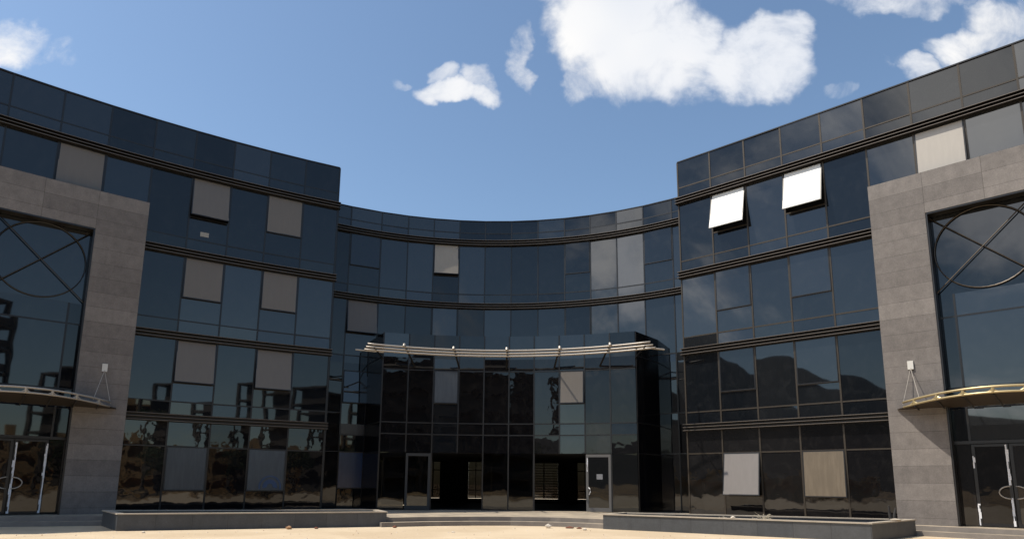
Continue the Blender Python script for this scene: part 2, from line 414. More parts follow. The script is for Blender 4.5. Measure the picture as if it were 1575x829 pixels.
# --- openings: (side, column, storey) -> (degrees, material, label); None = fixed
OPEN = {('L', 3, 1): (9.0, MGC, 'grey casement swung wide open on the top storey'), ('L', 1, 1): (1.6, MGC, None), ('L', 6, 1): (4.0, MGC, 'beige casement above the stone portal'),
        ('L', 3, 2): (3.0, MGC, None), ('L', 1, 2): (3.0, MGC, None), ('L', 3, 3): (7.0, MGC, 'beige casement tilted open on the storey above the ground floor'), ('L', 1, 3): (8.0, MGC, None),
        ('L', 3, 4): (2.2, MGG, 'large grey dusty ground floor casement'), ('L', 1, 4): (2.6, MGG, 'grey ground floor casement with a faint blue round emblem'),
        ('R', 1, 1): (15.0, MGF, 'casement painted brilliant white for glare'), ('R', 3, 1): (14.0, MGF, 'casement painted glare white near the stone portal'), ('R', 6, 1): (5.0, MGP, 'pale casement above the stone portal'),
        ('R', 1, 2): (.6, MG, None), ('R', 3, 2): (.6, MG, None), ('R', 1, 3): (.5, MG, None), ('R', 3, 3): (.5, MG, None),
        ('R', 1, 4): (9.0, MGQ, 'pale grey open ground floor casement'), ('R', 3, 4): (2.5, MGT, 'tan dusty ground floor casement')}

def wing(side, arc, nodes, pcol):
    gl = lambda s: MGL if s == 4 else MG
    for k in range(len(nodes) - 1):
        A, B_ = arc.p(nodes[k]), arc.p(nodes[k + 1])
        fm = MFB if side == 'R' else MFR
        panel(A, B_, BZ[0] + HB, WTOP, (BZ[0] + HB + .5,), name='parapet_panel', fm=fm, last=(k == len(nodes) - 2))
        inport = pcol <= k <= pcol + 3
        for s in (1, 2, 3, 4):
            if inport and s > 1: continue
            z1 = BZ[s - 1] - HB; z0 = BZ[s] + HB if s < 4 else DECK
            key = (side, k, s)
            if s < 4:
                if key in OPEN:
                    zc = z1 - 1.78
                    panel(A, B_, z0, z1, (z0 + .5, zc), holes=(2,), fm=fm)
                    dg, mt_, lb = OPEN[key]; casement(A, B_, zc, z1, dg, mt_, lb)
                else: panel(A, B_, z0, z1, (z0 + .5,), fm=fm)
            else:
                if key in OPEN:
                    panel(A, B_, z0, z1, (1.16, 2.92), mt=MGL, holes=(1,), fm=fm)
                    dg, mt_, lb = OPEN[key]; casement(A, B_, 1.16, 2.92, dg, mt_, lb)
                else: panel(A, B_, z0, z1, (2.92,), mt=MGL, fm=fm)
    a0 = nodes[0] + (-.12 if side == 'L' else .018); stp = .6 if side == 'L' else .2828
    out = 1 if side == 'L' else -1
    ledge(arc, a0, nodes[-1], BZ[0], stp)
    pa, pb = (PL if side == 'L' else PR)
    for z in BZ[1:]:
        ledge(arc, a0, pa, z, stp); ledge(arc, pb, nodes[-1], z, stp)
    # coping
    m = MB()
    for k in range(len(nodes) - 1): m.slab(arc.p(nodes[k]), arc.p(nodes[k + 1]), WTOP, WTOP + .05, .04, -.6)
    m.build('coping', MFR, B)
    # end return, back to the centre block
    A = arc.p(nodes[0]); n = A - arc.c; n.normalize(); E_ = A + n * 4.2
    tv = V2(-n.y, n.x) * (1 if side == 'L' else -1)
    nn = -tv
    m = MB(); m.slab(A + n * .03, E_, DECK, WTOP, 0, -.04, n=nn); o = m.build('end_panel', MG, B)
    m = MB()
    for z in (BZ[0], BZ[1], BZ[2], BZ[3]): m.slab(A + n * .03, E_, z - HB, z + HB, .03, .003, n=nn)
    m.slab(A + n * .03, A + n * .09, DECK, WTOP, .034, .0015, n=nn)
    m.build('frame', MFR, o)
PL = (126.38, 134.22); PR = (47.399, 46.24)
wing('L', WL, NL, 5); wing('R', WR, NR, 5)

# --- centre block
COPEN = {(1, 1): (1.6, MG), (4, 1): (8.0, MGW), (9, 1): (.5, MG), (12, 1): (.5, MG), (1, 2): (8.0, MGC), (4, 2): (.8, MG), (9, 2): (.8, MG), (1, 3): (4.0, MG)}
for k in range(len(NC) - 1):
    A, B_ = CC.p(NC[k]), CC.p(NC[k + 1]); fm = MFR
    panel(A, B_, BZ[0] - .02 + HB, CTOP, (BZ[0] + HB + .42,), name='parapet_panel', fm=fm)
    z1 = BZ[0] - HB; z0 = BZ[1] + HB
    if (k, 1) in COPEN:
        panel(A, B_, z0, z1, (z0 + .5, z1 - 1.74), holes=(2,), fm=fm); casement(A, B_, z1 - 1.74, z1, *COPEN[(k, 1)])
    else: panel(A, B_, z0, z1, (z0 + .5,), fm=fm)
    z1 = BZ[1] - HB; z0 = 7.55
    if (k, 2) in COPEN:
        panel(A, B_, z0, z1, (7.95, z1 - 1.74), holes=(2,), fm=fm); casement(A, B_, z1 - 1.74, z1, *COPEN[(k, 2)])
    else: panel(A, B_, z0, z1, (7.95,), fm=fm)
    if k < 2 or k > 11:
        if k == 1:
            panel(A, B_, 4.45, 7.55, (5.5, 7.15), holes=(1,)); casement(A, B_, 5.5, 7.15, 4.0, MG)
            o = panel(A, B_, DECK, 4.45, (1.28, 3.05, 3.9), mt=MGG, holes=(1, 0, 2))
            panel(A, B_, 3.05, 3.9, (), mt=MG); o['label'] = 'grey upper strip'
            panel(A, B_, DECK, 1.28, (), mt=MGL); o = panel(A, B_, 1.28, 3.05, (), mt=MGB); o['label'] = 'blue tinted ground floor pane beside the entrance block'
        else:
            panel(A, B_, 4.45, 7.55, (5.0,)); panel(A, B_, DECK, 4.45, (3.05,), mt=MGL)
m = MB()
for k in range(len(NC) - 1): m.slab(CC.p(NC[k]), CC.p(NC[k + 1]), CTOP, CTOP + .05, .04, -.6)
m.build('coping', MFR, B)
ledge(CC, NC[0] + .6, NC[-1], BZ[0], 2.0); ledge(CC, NC[0] + .6, NC[-1], BZ[1], 2.0)

for arc_, a_, q in ((WL, NL[0], CC.p(NC[0], -.06)), (WR, NR[0], CC.p(NC[-1], -.06))):
    A = arc_.p(a_); n = (A - arc_.c).normalized()
    m = MB(); m.slab(q, A + n * 3.6, .05, CTOP - .02, 0, -.25); m.build('wall', MDK, B)
    m = MB(); m.slab(q + V2(0, .3), q + V2(2.2 if q.x < 0 else -2.2, 1.2), .05, 3.7, 0, -.25); m.build('wall', MDK, B)

# --- stone portals with their glazing, canopy and doors
def portal(side, arc, pa, pb):
    sg = 1 if pb > pa else -1
    wd = R(abs(pb - pa)) * arc.r; pil = 1.75
    da = lambda l: math.degrees(l / arc.r) * sg
    ZT, ZO, PO = 12.72, 11.18, .5
    m = MB()
    def run(a, b, z0, z1, n, u0):
        for k in range(n):
            x0 = a + (b - a) * k / n; x1 = a + (b - a) * (k + 1) / n
            L_ = abs(R(b - a)) * arc.r / n
            P = [arc.p(x0, PO), arc.p(x1, PO), arc.p(x1, .02), arc.p(x0, .02)]
            i = len(m.v)
            for (q, z, uq) in ((P[0], z0, 0), (P[1], z0, 1), (P[1], z1, 1), (P[0], z1, 0), (P[3], z0, 0), (P[2], z0, 1), (P[2], z1, 1), (P[3], z1, 0)):
                m.v.append(Vector((q.x, q.y, z))); m.uv.append((u0 + (k + uq) * L_, z + .04))
            fs = [(0, 1, 2, 3), (3, 2, 6, 7), (4, 5, 1, 0)]
            if k == 0: fs.append((4, 0, 3, 7))
            if k == n - 1: fs.append((1, 5, 6, 2))
            for q in fs: m.f.append([i + w_ for w_ in q]); m.mi.append(0)
    run(pa, pa + da(pil), DECK, ZO, 2, 0); run(pb - da(pil), pb, DECK, ZO, 2, wd - pil); run(pa, pb, ZO, ZT, 8, 0)
    po = m.build('stone_portal', MSTN, B)
    m = MB()                                            # dark strips along the inside of the reveal
    ai, bi = pa + da(pil), pb - da(pil)
    for q in (ai, bi):
        sgn = 1 if q == ai else -1
        A = arc.p(q, 0.04); A2 = arc.p(q + da(.05) * sgn, 0.04)
        m.slab(A, A2, DECK, ZO, .44, 0)
    m.slab(arc.p(ai, .04), arc.p(bi, .04), ZO - .06, ZO - .003, .44, 0)
    m.build('reveal_strip', MFR, po)
    mid = (pa + pb) / 2; half = abs(bi - ai) / 2; r = 1.43; zc = 9.68
    # glazing of the opening, five cells wide strips
    cuts_u = [ai, ai + da(.5), bi - da(.5), bi]
    for k in range(3):
        A, B2 = arc.p(cuts_u[k]), arc.p(cuts_u[k + 1])
        panel(A, B2, 3.1, 8.2, (4.9, 7.4), name='portal_glazing')
    panel(arc.p(ai), arc.p(bi), 8.2, ZO, (), name='portal_glazing')
    # circle with crossed bars
    m = MB(); P3 = lambda l, z, o: (lambda q: (q.x, q.y, z))(arc.p(mid + da(l), o))
    m.tube([P3(r * math.cos(t), zc + r * math.sin(t), .07) for t in [2 * math.pi * k / 48 for k in range(48)]], .024, 6, True)
    hw = 1.50; m.tube([P3(-hw, ZO - .08, .10), P3(hw, 8.26, .10)], .021, 6); m.tube([P3(hw, ZO - .08, .13), P3(-hw, 8.26, .13)], .021, 6)
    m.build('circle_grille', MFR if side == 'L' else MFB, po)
    # door row
    m = MB(); m.slab(arc.p(ai), arc.p(bi), 3.0, 3.1, .05, -.05)
    m.build('door_head', MFR, B)
    e1 = .50; dw = 1.0
    for k, (l0, l1) in enumerate(((-1.5, -dw), (dw, 1.5))):
        A, B2 = arc.p(mid + da(l0)), arc.p(mid + da(l1)); panel(A, B2, DECK, 3.0, (), mt=MGL, name='side_light')
    for sgn in (-1, 1):
        A, B2 = arc.p(mid + da(sgn * dw)), arc.p(mid + da(sgn * .012)); d = (B2 - A).normalized(); n = -(A - arc.c).normalized()
        m = MB(); m.slab(A + d * .09, B2 - d * .09, DECK + .12, 2.9, .0, -.02, n=n); dr = m.build('door', MGL, B)
        m = MB(); m.slab(A, A + d * .09, DECK + .02, 2.98, .03, -.03, n=n); m.slab(B2 - d * .09, B2, DECK + .02, 2.98, .03, -.03, n=n)
        m.slab(A + d * .09, B2 - d * .09, DECK + .02, DECK + .12, .03, -.03, n=n); m.slab(A + d * .09, B2 - d * .09, 2.9, 2.98, .03, -.03, n=n)
        m.build('frame', MFR, dr)
        m = MB(); zz = 1.42; c0 = B2 - d * .06
        pts = [(c0.x - d.x * .30 * math.sin(t) + n.x * (.03 + .07 * math.sin(t) ** .5), c0.y - d.y * .30 * math.sin(t) + n.y * (.03 + .07 * math.sin(t) ** .5), zz + .20 * math.cos(t)) for t in [max(1e-6, math.pi * k / 14) for k in range(14)] + [math.pi - 1e-6]]
        m.tube(pts, .022, 6); sm(m.build('handle', MTB, dr))
        # torn protective film left on the stiles
        rag = random.Random(5 + sgn + (10 if side == 'L' else 0))
        for base in ((0.0,) if sgn == (1 if side == 'L' else 1) else (0.0, 1.0)):
            q = A if base == 0 else B2 - d * .09
            spans = ((.36, 2.85),) if side == 'L' else (((.36, 1.05), (2.2, 2.6)) if base == 0 else ((.36, 1.25), (1.65, 2.95)))
            for (zz0, zz1) in spans:
                z = zz0; m = MB()
                while z < zz1:
                    h = rag.uniform(.08, .22); wl = rag.uniform(.035, .09)
                    m.slab(q + d * rag.uniform(0, .012), q + d * wl, z, min(z + h, zz1) - .002, .036, .031, n=n); z += h
                m.build('film_strip', MWF, dr)
    # canopy: crescent sheet between two bowed tubes
    za = 4.32; sag = 1.55; HW = 2.95
    cp = MB(); NN = 24
    def bow(l, extra=0): return PO + .03 + (sag + extra) * max(0.0, 1 - (l / HW) ** 2)
    ls = [-HW + 2 * HW * k / NN for k in range(NN + 1)]
    rise = lambda l: .18 * (1 - (l / HW) ** 2)
    for k in range(NN):
        l0, l1 = ls[k], ls[k + 1]; i = len(cp.v)
        for zz in (-.10, -.06):
            for (l, o, q) in ((l0, PO + .02 if abs(l0) > 1.5 else .3, 0), (l1, PO + .02 if abs(l1) > 1.5 else .3, 0), (l1, bow(l1), 1), (l0, bow(l0), 1)):
                cp.v.append(Vector(P3(l, za + zz + rise(l) * q + (.0 if q else .0), o))); cp.uv.append((0, 0))
        for f in ((3, 2, 1, 0), (4, 5, 6, 7), (2, 3, 7, 6), (0, 1, 5, 4)): cp.f.append([i + w_ for w_ in f]); cp.mi.append(0)
    can = cp.build('canopy', MST, B)
    m = MB(); l2 = ls[1:-1]
    m.tube([P3(l, za + .10 + rise(l), bow(l, .06)) for l in l2], .038, 8); m.tube([P3(l, za - .07 + rise(l), bow(l, .05)) for l in l2], .034, 8)
    sm(m.build('edge_tube', MGD if side == 'R' else MTB, can))  # brighter brass paints sunlight on the right canopy, left gets a duller copy
    for l in (-2.3, -1.55, -.78, 0, .78, 1.55, 2.3):
        m = MB(); m.tube([P3(l, za + .10 + rise(l), bow(l, .06)), P3(l, za - .07 + rise(l), bow(l, .05))], .045, 8)
        for dl in (-.16, .16): m.tube([P3(l, za + .02 + rise(l), bow(l, .06)), P3(l + dl, za - .07 + rise(l), bow(l + dl, .02))], .022, 6)
        br_ = m.build('bracket', MGD if side == 'R' else MTB, can)
        m = MB(); m.tube([P3(l, za - .12 + rise(l), bow(l, -.04)), P3(l, za - .13, (PO + .02) if abs(l) > 1.5 else .05)], .026, 6); m.build('rib', MFR, can)
    for sgn in (-1, 1):
        l = sgn * 2.42
        m = MB(); q = arc.p(mid + da(l), PO + .04); dd = arc.p(mid + da(l + .09), PO + .04); dm_ = arc.p(mid + da(l - .09), PO + .04)
        m.slab(dm_, dd, 5.62, 5.92, .02, -.035); an_ = m.build('anchor_plate', MPR, can)
        m = MB()
        m.tube([P3(l + sgn * .0, 5.66, PO + .06), P3(sgn * 2.72, za + .06, bow(2.72, .05))], .012, 5)
        m.tube([P3(l - sgn * .0, 5.66, PO + .06), P3(sgn * 2.1, za + .12, bow(2.1, .03))], .012, 5)
        m.build('tie_rod', MTB, can)
portal('L', WL, *PL); portal('R', WR, *PR)

# blue ring emblem stuck on the ground floor casement, left wing
m = MB(); aa = 119.68; q = WL.p(aa, .085 + .02)
tA = (WL.p(aa + 1, 0) - WL.p(aa, 0)).normalized()
for (r0, r1, nseg) in ((.40, .46, 40), (.12, .30, 40)):
    for k in range(nseg):
        t0, t1 = math.pi * (-.08 + 1.16 * k / nseg), math.pi * (-.08 + 1.16 * (k + 1) / nseg)
        if r0 > .2 and k % 5 == 4: pass
        i = len(m.v)
        for dz in (0, .004):
            for (r_, t_) in ((r0, t0), (r1, t0), (r1, t1), (r0, t1)):
                z = 1.35 + r_ * math.sin(t_); off = .055 + (2.92 - z) * math.tan(R(2.6)) + dz
                b_ = WL.p(aa, off) + tA * (-r_ * math.cos(t_)); m.v.append(Vector((b_.x, b_.y, z))); m.uv.append((0, 0))
        for f in ((0, 1, 2, 3), (7, 6, 5, 4), (0, 3, 7, 4), (1, 5, 6, 2)): m.f.append([i + w_ for w_ in f]); m.mi.append(0)
MBE = mat('blue_emblem_print', (.03, .06, .13), .4)
m.build('round_emblem', MBE, B)

m = MB(); q_ = WL.p(123.77, 0); t_ = (WL.p(124.6) - WL.p(122.7)).normalized()
m.slab(q_ - t_ * .18, q_ + t_ * .16, 11.92, 12.12, .02, .012)
m.build('paper_or_glint', mat('window_glint', (.30, .29, .26), .8), B)  # pale patch painted for a reflection in the pane

# --- entrance block
FR = [V2(-6.2, 30.62), V2(-3.05, 31.27), V2(0.0, 31.28), V2(3.0, 30.85), V2(5.80, 29.90)]
def arc3(a, b, c_):
    ax, ay, bx, by, cx_, cy_ = a.x, a.y, b.x, b.y, c_.x, c_.y
    d = 2 * (ax * (by - cy_) + bx * (cy_ - ay) + cx_ * (ay - by))
    ux = ((ax * ax + ay * ay) * (by - cy_) + (bx * bx + by * by) * (cy_ - ay) + (cx_ * cx_ + cy_ * cy_) * (ay - by)) / d
    uy = ((ax * ax + ay * ay) * (cx_ - bx) + (bx * bx + by * by) * (ax - cx_) + (cx_ * cx_ + cy_ * cy_) * (bx - ax)) / d
    return Arc(ux, uy, (a - V2(ux, uy)).length)
EB = arc3(FR[0], FR[2], FR[4])
ang = lambda q: math.degrees(math.atan2(q.y - EB.c.y, q.x - EB.c.x))
e0, e1 = ang(FR[0]), ang(FR[4]); NE = [e0 + (e1 - e0) * k / 10 for k in range(11)]
ETOP = 8.72; BWL = V2(-7.48, 32.98); BWR = V2(7.30, 31.72)
NEP = [EB.p(a) for a in NE]
for k in range(10):
    A, B_ = NEP[k], NEP[k + 1]
    panel(A, B_, 7.55, ETOP, (), name='entrance_panel', fm=MFR)
    if k in (2, 7):
        panel(A, B_, 2.99, 7.55, (3.85, 4.4, 5.35, 6.95), holes=(3,), name='entrance_panel')
        casement(A, B_, 5.35, 6.95, 2.5 if k == 2 else 6.0, MGG if k == 2 else MGC)
    else: panel(A, B_, 2.99, 7.55, (3.85, 4.4, 6.95), name='entrance_panel', mt=MGL)
    if k in (2, 3, 6, 7): 
        m = MB(); post(m, A, B_, DECK, 2.99, r=.04); m.build('door_jamb', MFR, B) if k in (2, 6) else None
    elif k in (1, 8):
        d = (B_ - A).normalized(); m = MB(); m.slab(A + d * .14, B_ - d * .14, DECK + .2, 2.82, 0, -.02); dr = m.build('entrance_door', MCLR, B)
        dr['label'] = 'glass door left of the entrance opening' if k == 1 else 'glass door with grey frame and white handle'
        m = MB(); m.slab(A + d * .03, A + d * .14, DECK + .02, 2.95, .04, -.04); m.slab(B_ - d * .14, B_ - d * .03, DECK + .02, 2.95, .04, -.04)
        m.slab(A + d * .14, B_ - d * .14, DECK + .02, DECK + .2, .04, -.04); m.slab(A + d * .14, B_ - d * .14, 2.82, 2.95, .04, -.04)
        m.build('frame', mat('grey_door_frame' if k == 8 else 'black_door_frame', (.12, .115, .11) if k == 8 else (.03, .03, .03), .5), dr)
        if k == 8:
            n = V2(d.y, -d.x)
            hq = A + d * .15; m = MB()
            m.tube([(hq.x + n.x * .05, hq.y + n.y * .05, 1.42), (hq.x + n.x * .12 + d.x * .07, hq.y + n.y * .12 + d.y * .07, 1.36), (hq.x + n.x * .12 + d.x * .09, hq.y + n.y * .12 + d.y * .09, 1.22), (hq.x + n.x * .05 + d.x * .02, hq.y + n.y * .05 + d.y * .02, 1.10)], .022, 6)
            m.build('handle', MWF, dr)
            m = MB(); rg = random.Random(3); z = 2.15
            while z < 2.75:
                h = rg.uniform(.06, .14); m.slab(A + d * (.06 + rg.uniform(0, .02)), A + d * rg.uniform(.09, .13), z, z + h - .004, .047, .041); z += h
            m.build('film_strip', MWF, dr)
            m = MB(); m.slab(A + d * .52, A + d * .80, 1.80, 2.04, .008, .003); m.build('paper_or_glint', mat('grey_paper', (.22, .22, .23), .8), dr)
    else: panel(A, B_, DECK, 2.99, (), mt=MCLR, name='entrance_panel')
for (A, B_, nn) in ((BWL, NEP[0], -1), (NEP[10], BWR, 1)):
    d = (B_ - A).normalized(); n = V2(-d.y, d.x)
    if n.x * nn < 0: n = -n
    m = MB(); m.slab(A + d * .02, B_ - d * .02, DECK, ETOP, 0, -.05, n=n); o = m.build('side_wall', mat('black_side_glass', (.004, .004, .005), .12, 0, 1.45), B)
    m = MB(); bars(m, A, B_, (2.99, 4.4, 7.55), n=n, o0=.002, o1=.02); post(m, A + d * .05, B_, DECK, ETOP, n=n, o0=.001); m.build('frame', MFR, o)
poly = [NEP[0] + V2(.1, .1)] + [q + V2(0, .1) for q in NEP[1:-1]] + [NEP[10] + V2(-.1, .1), BWR + V2(-.1, .5), V2(0, 34.8), BWL + V2(.1, .5)]
m = MB(); m.prism(poly, ETOP - .08, ETOP - .02); m.build('roof', MRF, B)
poly2 = [q + V2(0, .6) for q in NEP[1:-1]] + [BWR + V2(-1.2, .5), V2(0, 34.8), BWL + V2(1.2, .5)]
m = MB(); m.prism(poly2, 3.08, ETOP - .09); m.build('wall', MDK, B)

# lobby behind the open doors
YB = 44.0
m = MB(); m.prism([q + V2(0, .35) for q in NEP[1:-1]] + [V2(6.3, 33.5), V2(8.6, 34.5), V2(8.6, 44.2), V2(-8.6, 44.2), V2(-8.6, 34.5), V2(-6.6, 33.5)], 3.0, 3.07); m.build('lobby_ceiling', MDK, B)
m = MB(); m.box((0, 37.9, DECK + .012), (12.0, 12.6, .02)); m.build('lobby_floor', mat('black_lobby_floor', (.015, .014, .013), .5), B)
for x in (-8.8, 8.8):
    m = MB(); m.box((x, 38.9, 1.65), (.3, 10.4, 2.66)); m.build('lobby_wall', MDK, B)
m = MB(); wins = [(-6.4, -4.75), (-2.85, -1.3), (1.45, 3.15), (4.45, 6.0)]; x = -8.6
for (a, b) in wins + [(8.6, 8.6)]:
    if a > x: m.box(((a + x) / 2, YB, 1.75), (a - x, .25, 3.2))
    if b > a: m.box(((a + b) / 2, YB, .35), (b - a, .25, .5)); m.box(((a + b) / 2, YB, 3.2), (b - a, .25, .3))
    x = b
m.build('lobby_wall', MDK, B)
for k, (a, b) in enumerate(wins):
    m = MB(); m.box(((a + b) / 2, YB, 1.82), (b - a - .02, .02, 2.4)); o = m.build('rear_window', MCLB, B)
    m = MB()
    if k == 2:
        for z in [.75 + .17 * q for q in range(14)]: m.box(((a + b) / 2, YB - .06, z), (b - a - .02, .05, .05))
        m.box((a + .75, YB - .1, 1.82), (.09, .02, 2.4))
    else:
        for z in (1.15, 2.45): m.box(((a + b) / 2, YB - .06, z), (b - a - .02, .05, .06))
        m.box((a + (b - a) * .72, YB - .1, 1.82), (.08, .02, 2.4)); m.box((a + (b - a) * .32, YB - .1, 1.82), (.06, .02, 2.4))
    m.build('window_bars', MFR, o)

# bowed tubes in front of the entrance block
TP = [V2(-6.32, 27.75), V2(-3.3, 28.75), V2(-.2, 28.98), V2(3.0, 28.25), V2(5.85, 26.85)]
TA = arc3(TP[0], TP[2], TP[4])
t0 = math.degrees(math.atan2(TP[0].y - TA.c.y, TP[0].x - TA.c.x)); t1 = math.degrees(math.atan2(TP[4].y - TA.c.y, TP[4].x - TA.c.x))
m = MB()
for (o, z) in ((.0, 7.53), (-.28, 7.45), (-.56, 7.38)):
    m.tube([(lambda q: (q.x, q.y, z))(TA.p(t0 + (t1 - t0) * k / 30, o)) for k in range(31)], .042, 8)
brs = sm(m.build('brise_soleil', MTB, B))
for k, fr_ in enumerate((.125, .30, .49, .68, .86)):
    t = t0 + (t1 - t0) * fr_
    m = MB(); q = TA.p(t, .10); w0 = EB.p(e0 + (e1 - e0) * fr_, -.02)
    dirn = (w0 - q).normalized()
    q2 = q + dirn * .9
    m.tube([(q.x, q.y, 7.60), (w0.x, w0.y, 7.12)], [.045, .045], 8)
    m.build('bracket', MFR, brs)
    m = MB(); m.tube([(q.x - dirn.x * .03, q.y - dirn.y * .03, 7.53), (q.x + dirn.x * .03, q.y + dirn.y * .03, 7.64)], .06, 8); m.build('clamp', MTB, brs)
for (a, b) in ((V2(-7.15, 29.0), V2(-5.9, 29.2)), (V2(5.35, 27.75), V2(6.72, 28.05))):
    m = MB(); m.tube([(a.x, a.y, 7.52), (b.x, b.y, 7.45)], .04, 8); m.build('end_tube', MTB, brs)
for sx, q0, q1 in ((-1, V2(-6.1, 28.1), NEP[0]), (1, V2(5.7, 27.2), NEP[10])):
    m = MB(); m.tube([(q0.x, q0.y, 7.42), (q1.x, q1.y, 7.42)], .035, 6); m.build('end_arm', MFR, brs)

# ------------------------------------------------------------------ terrace, steps, planters
frontC = [V2(-4.75, 23.9), V2(-3.2, 24.75), V2(-1.6, 25.3), V2(0, 25.5), V2(1.5, 25.3), V2(2.9, 24.7), V2(3.75, 24.0)]
PLc = [V2(-12.18, 20.6), V2(-4.46, 23.9), V2(-5.15, 25.6), V2(-14.1, 22.95)]
PRc = [V2(3.30, 23.7), V2(10.45, 19.25), V2(13.25, 21.75), V2(4.3, 25.2)]
def off(poly, d):                                    # move a polyline towards the camera
    out = []
    for k, q in enumerate(poly):
        a = poly[max(0, k - 1)]; b = poly[min(len(poly) - 1, k + 1)]; t = (b - a).normalized(); n = V2(t.y, -t.x); out.append(q + n * d)
    return out
leftS = [V2(-22.5, 17.6), V2(-17.35, 22.05), V2(-14.0, 23.4)]
rightS = [V2(12.6, 23.0), V2(15.5, 20.15), V2(20.6, 14.6)]
back = [V2(24, 17), V2(19, 24.5), V2(12.5, 29.5), V2(9.5, 33), V2(0, 36), V2(-9.5, 34), V2(-13, 30.5), V2(-19, 26), V2(-25, 20)]
terr = leftS + [PLc[3] + V2(.8, -.2), PLc[2] + V2(-.2, -.4)] + frontC + [PRc[3] + V2(-.1, -.4), PRc[2] + V2(-1.2, -.2)] + rightS + back
m = MB(); m.cur = 0; m.prism(terr, .157, DECK)
m.mi = [0 if i == 1 else 1 for i in range(len(m.mi))]
terrace = m.build('terrace', [MDECK, MSTP], None)
tag(terrace, 'raised sandy granite terrace at the foot of the building', kind='structure')
def step(line, d, extra):
    o = off(line, d); b = off(line, -extra); m = MB(); m.prism(o + list(reversed(b)), .002, .155)
    m.mi = [0 if i == 1 else 1 for i in range(len(m.mi))]
    return m
for ln, lb in ((frontC, 'curved granite step between the two slate planters'), (leftS, 'granite step before the left stone portal'), (rightS, 'granite step before the right stone portal')):
    m = step(ln, .38, .5); tag(m.build('step', [MDECK, MSTP], None), lb, kind='structure')
m = MB(); m.prism(off(terr[:3], .1) + [V2(-13, 25), V2(-21, 20)], .0015, .154) if False else None

def planter(name, P, label, gap=None):
    t = .17; H = .53
    cx = sum((q.x for q in P)) / 4; cy = sum((q.y for q in P)) / 4
    def inset(P, t):
        out = []
        for k in range(4):
            a, b, c_ = P[k - 1], P[k], P[(k + 1) % 4]
            d1 = (b - a).normalized(); d2 = (c_ - b).normalized(); n1 = V2(-d1.y, d1.x); n2 = V2(-d2.y, d2.x)
            m_ = (n1 + n2); m_ /= m_.dot(n1); out.append(b + m_ * t)
        return out
    I = inset(P, t); O = inset(P, -.03); I2 = inset(P, t + .02)
    m = MB()
    for k in range(4):
        k2 = (k + 1) % 4; l = (P[k2] - P[k]).length
        q = [(P[k].x, P[k].y, -.05), (P[k2].x, P[k2].y, -.05), (P[k2].x, P[k2].y, H - .04), (P[k].x, P[k].y, H - .04), (I[k].x, I[k].y, -.05), (I[k2].x, I[k2].y, -.05), (I[k2].x, I[k2].y, H - .04), (I[k].x, I[k].y, H - .04)]
        uvs = [(0, -.05), (l, -.05), (l, H), (0, H)] * 2
        m.hexa(q, uvs)
    root = empty(name, (cx, cy, 0)); tag(root, label, 'planter')
    m.build('wall', MSLT, root)
    m = MB()
    for k in range(4):
        k2 = (k + 1) % 4
        m.hexa([(O[k].x, O[k].y, H - .038), (O[k2].x, O[k2].y, H - .038), (O[k2].x, O[k2].y, H), (O[k].x, O[k].y, H), (I2[k].x, I2[k].y, H - .038), (I2[k2].x, I2[k2].y, H - .038), (I2[k2].x, I2[k2].y, H), (I2[k].x, I2[k].y, H)])
    m.build('coping', MCOP, root)
    m = MB(); m.prism(I, .05, .34); m.build('soil', mat('dark_soil', (.06, .045, .035), .95), root)
    return root
planter('slate_planter', PLc, 'long slate planter in shade left of the entrance steps')
planter('slate_planter', PRc, 'long slate planter in the sun right of the entrance steps')

# ------------------------------------------------------------------ small things lying about
def rock(x, y, z, r, mt, name, label, cat, group=None, flat=.6, seed=0):
    rg = random.Random(seed); m = MB(); n1_, n2_ = 5, 8; i = 0
    ring_ = []
    m.v.append(Vector((x, y, z - .01))); m.uv.append((0, 0))
    for a in range(1, n1_):
        th = math.pi * a / n1_
        for b in range(n2_):
            ph = 2 * math.pi * b / n2_; k = r * rg.uniform(.72, 1.12)
            m.v.append(Vector((x + k * math.sin(th) * math.cos(ph) * 1.2, y + k * math.sin(th) * math.sin(ph), z + flat * r * (1 - math.cos(th)) * rg.uniform(.85, 1.05) - .01))); m.uv.append((0, 0))
    m.v.append(Vector((x, y, z + flat * r * 2))); m.uv.append((0, 0)); top = len(m.v) - 1
    for b in range(n2_):
        b2 = (b + 1) % n2_; m.f.append([0, 1 + b2, 1 + b]); m.f.append([top, 1 + (n1_ - 2) * n2_ + b, 1 + (n1_ - 2) * n2_ + b2]); m.mi += [0, 0]
        for a in range(n1_ - 2):
            m.f.append([1 + a * n2_ + b, 1 + a * n2_ + b2, 1 + (a + 1) * n2_ + b2, 1 + (a + 1) * n2_ + b]); m.mi.append(0)
    o = m.build(name, mt, None, (x, y, z)); tag(o, label, cat, group); return o
MR1 = mat('brown_stone', (.30, .17, .09), .9); MR2 = mat('pale_rubble', (.62, .55, .46), .9); MR3 = mat('rusty_stone', (.16, .06, .035), .9)
G_ = 'stones lying on the sand'
rock(-7.35, 22.1, 0, .10, MR1, 'stone', 'brown stone on the sand before the middle of the left slate planter', 'stone', G_, seed=1)
rock(-6.55, 22.45, 0, .06, MR3, 'stone', 'small dark stone right of the brown one before the left planter', 'stone', G_, seed=2)
rock(-4.05, 23.3, 0, .07, MR3, 'stone', 'small rusty stone at the right end of the left slate planter', 'stone', G_, seed=3)
rock(2.12, 23.9, 0, .13, MR3, 'stone', 'flat rusty stone at the foot of the curved steps', 'stone', G_, .3, seed=4)
rock(2.45, 23.7, 0, .09, MR3, 'stone', 'smaller rusty stone beside the flat one near the steps', 'stone', G_, .35, seed=5)
rock(1.35, 23.9, 0, .10, MR2, 'stone', 'pale heap of rubble at the foot of the steps', 'stone', G_, .8, seed=6)
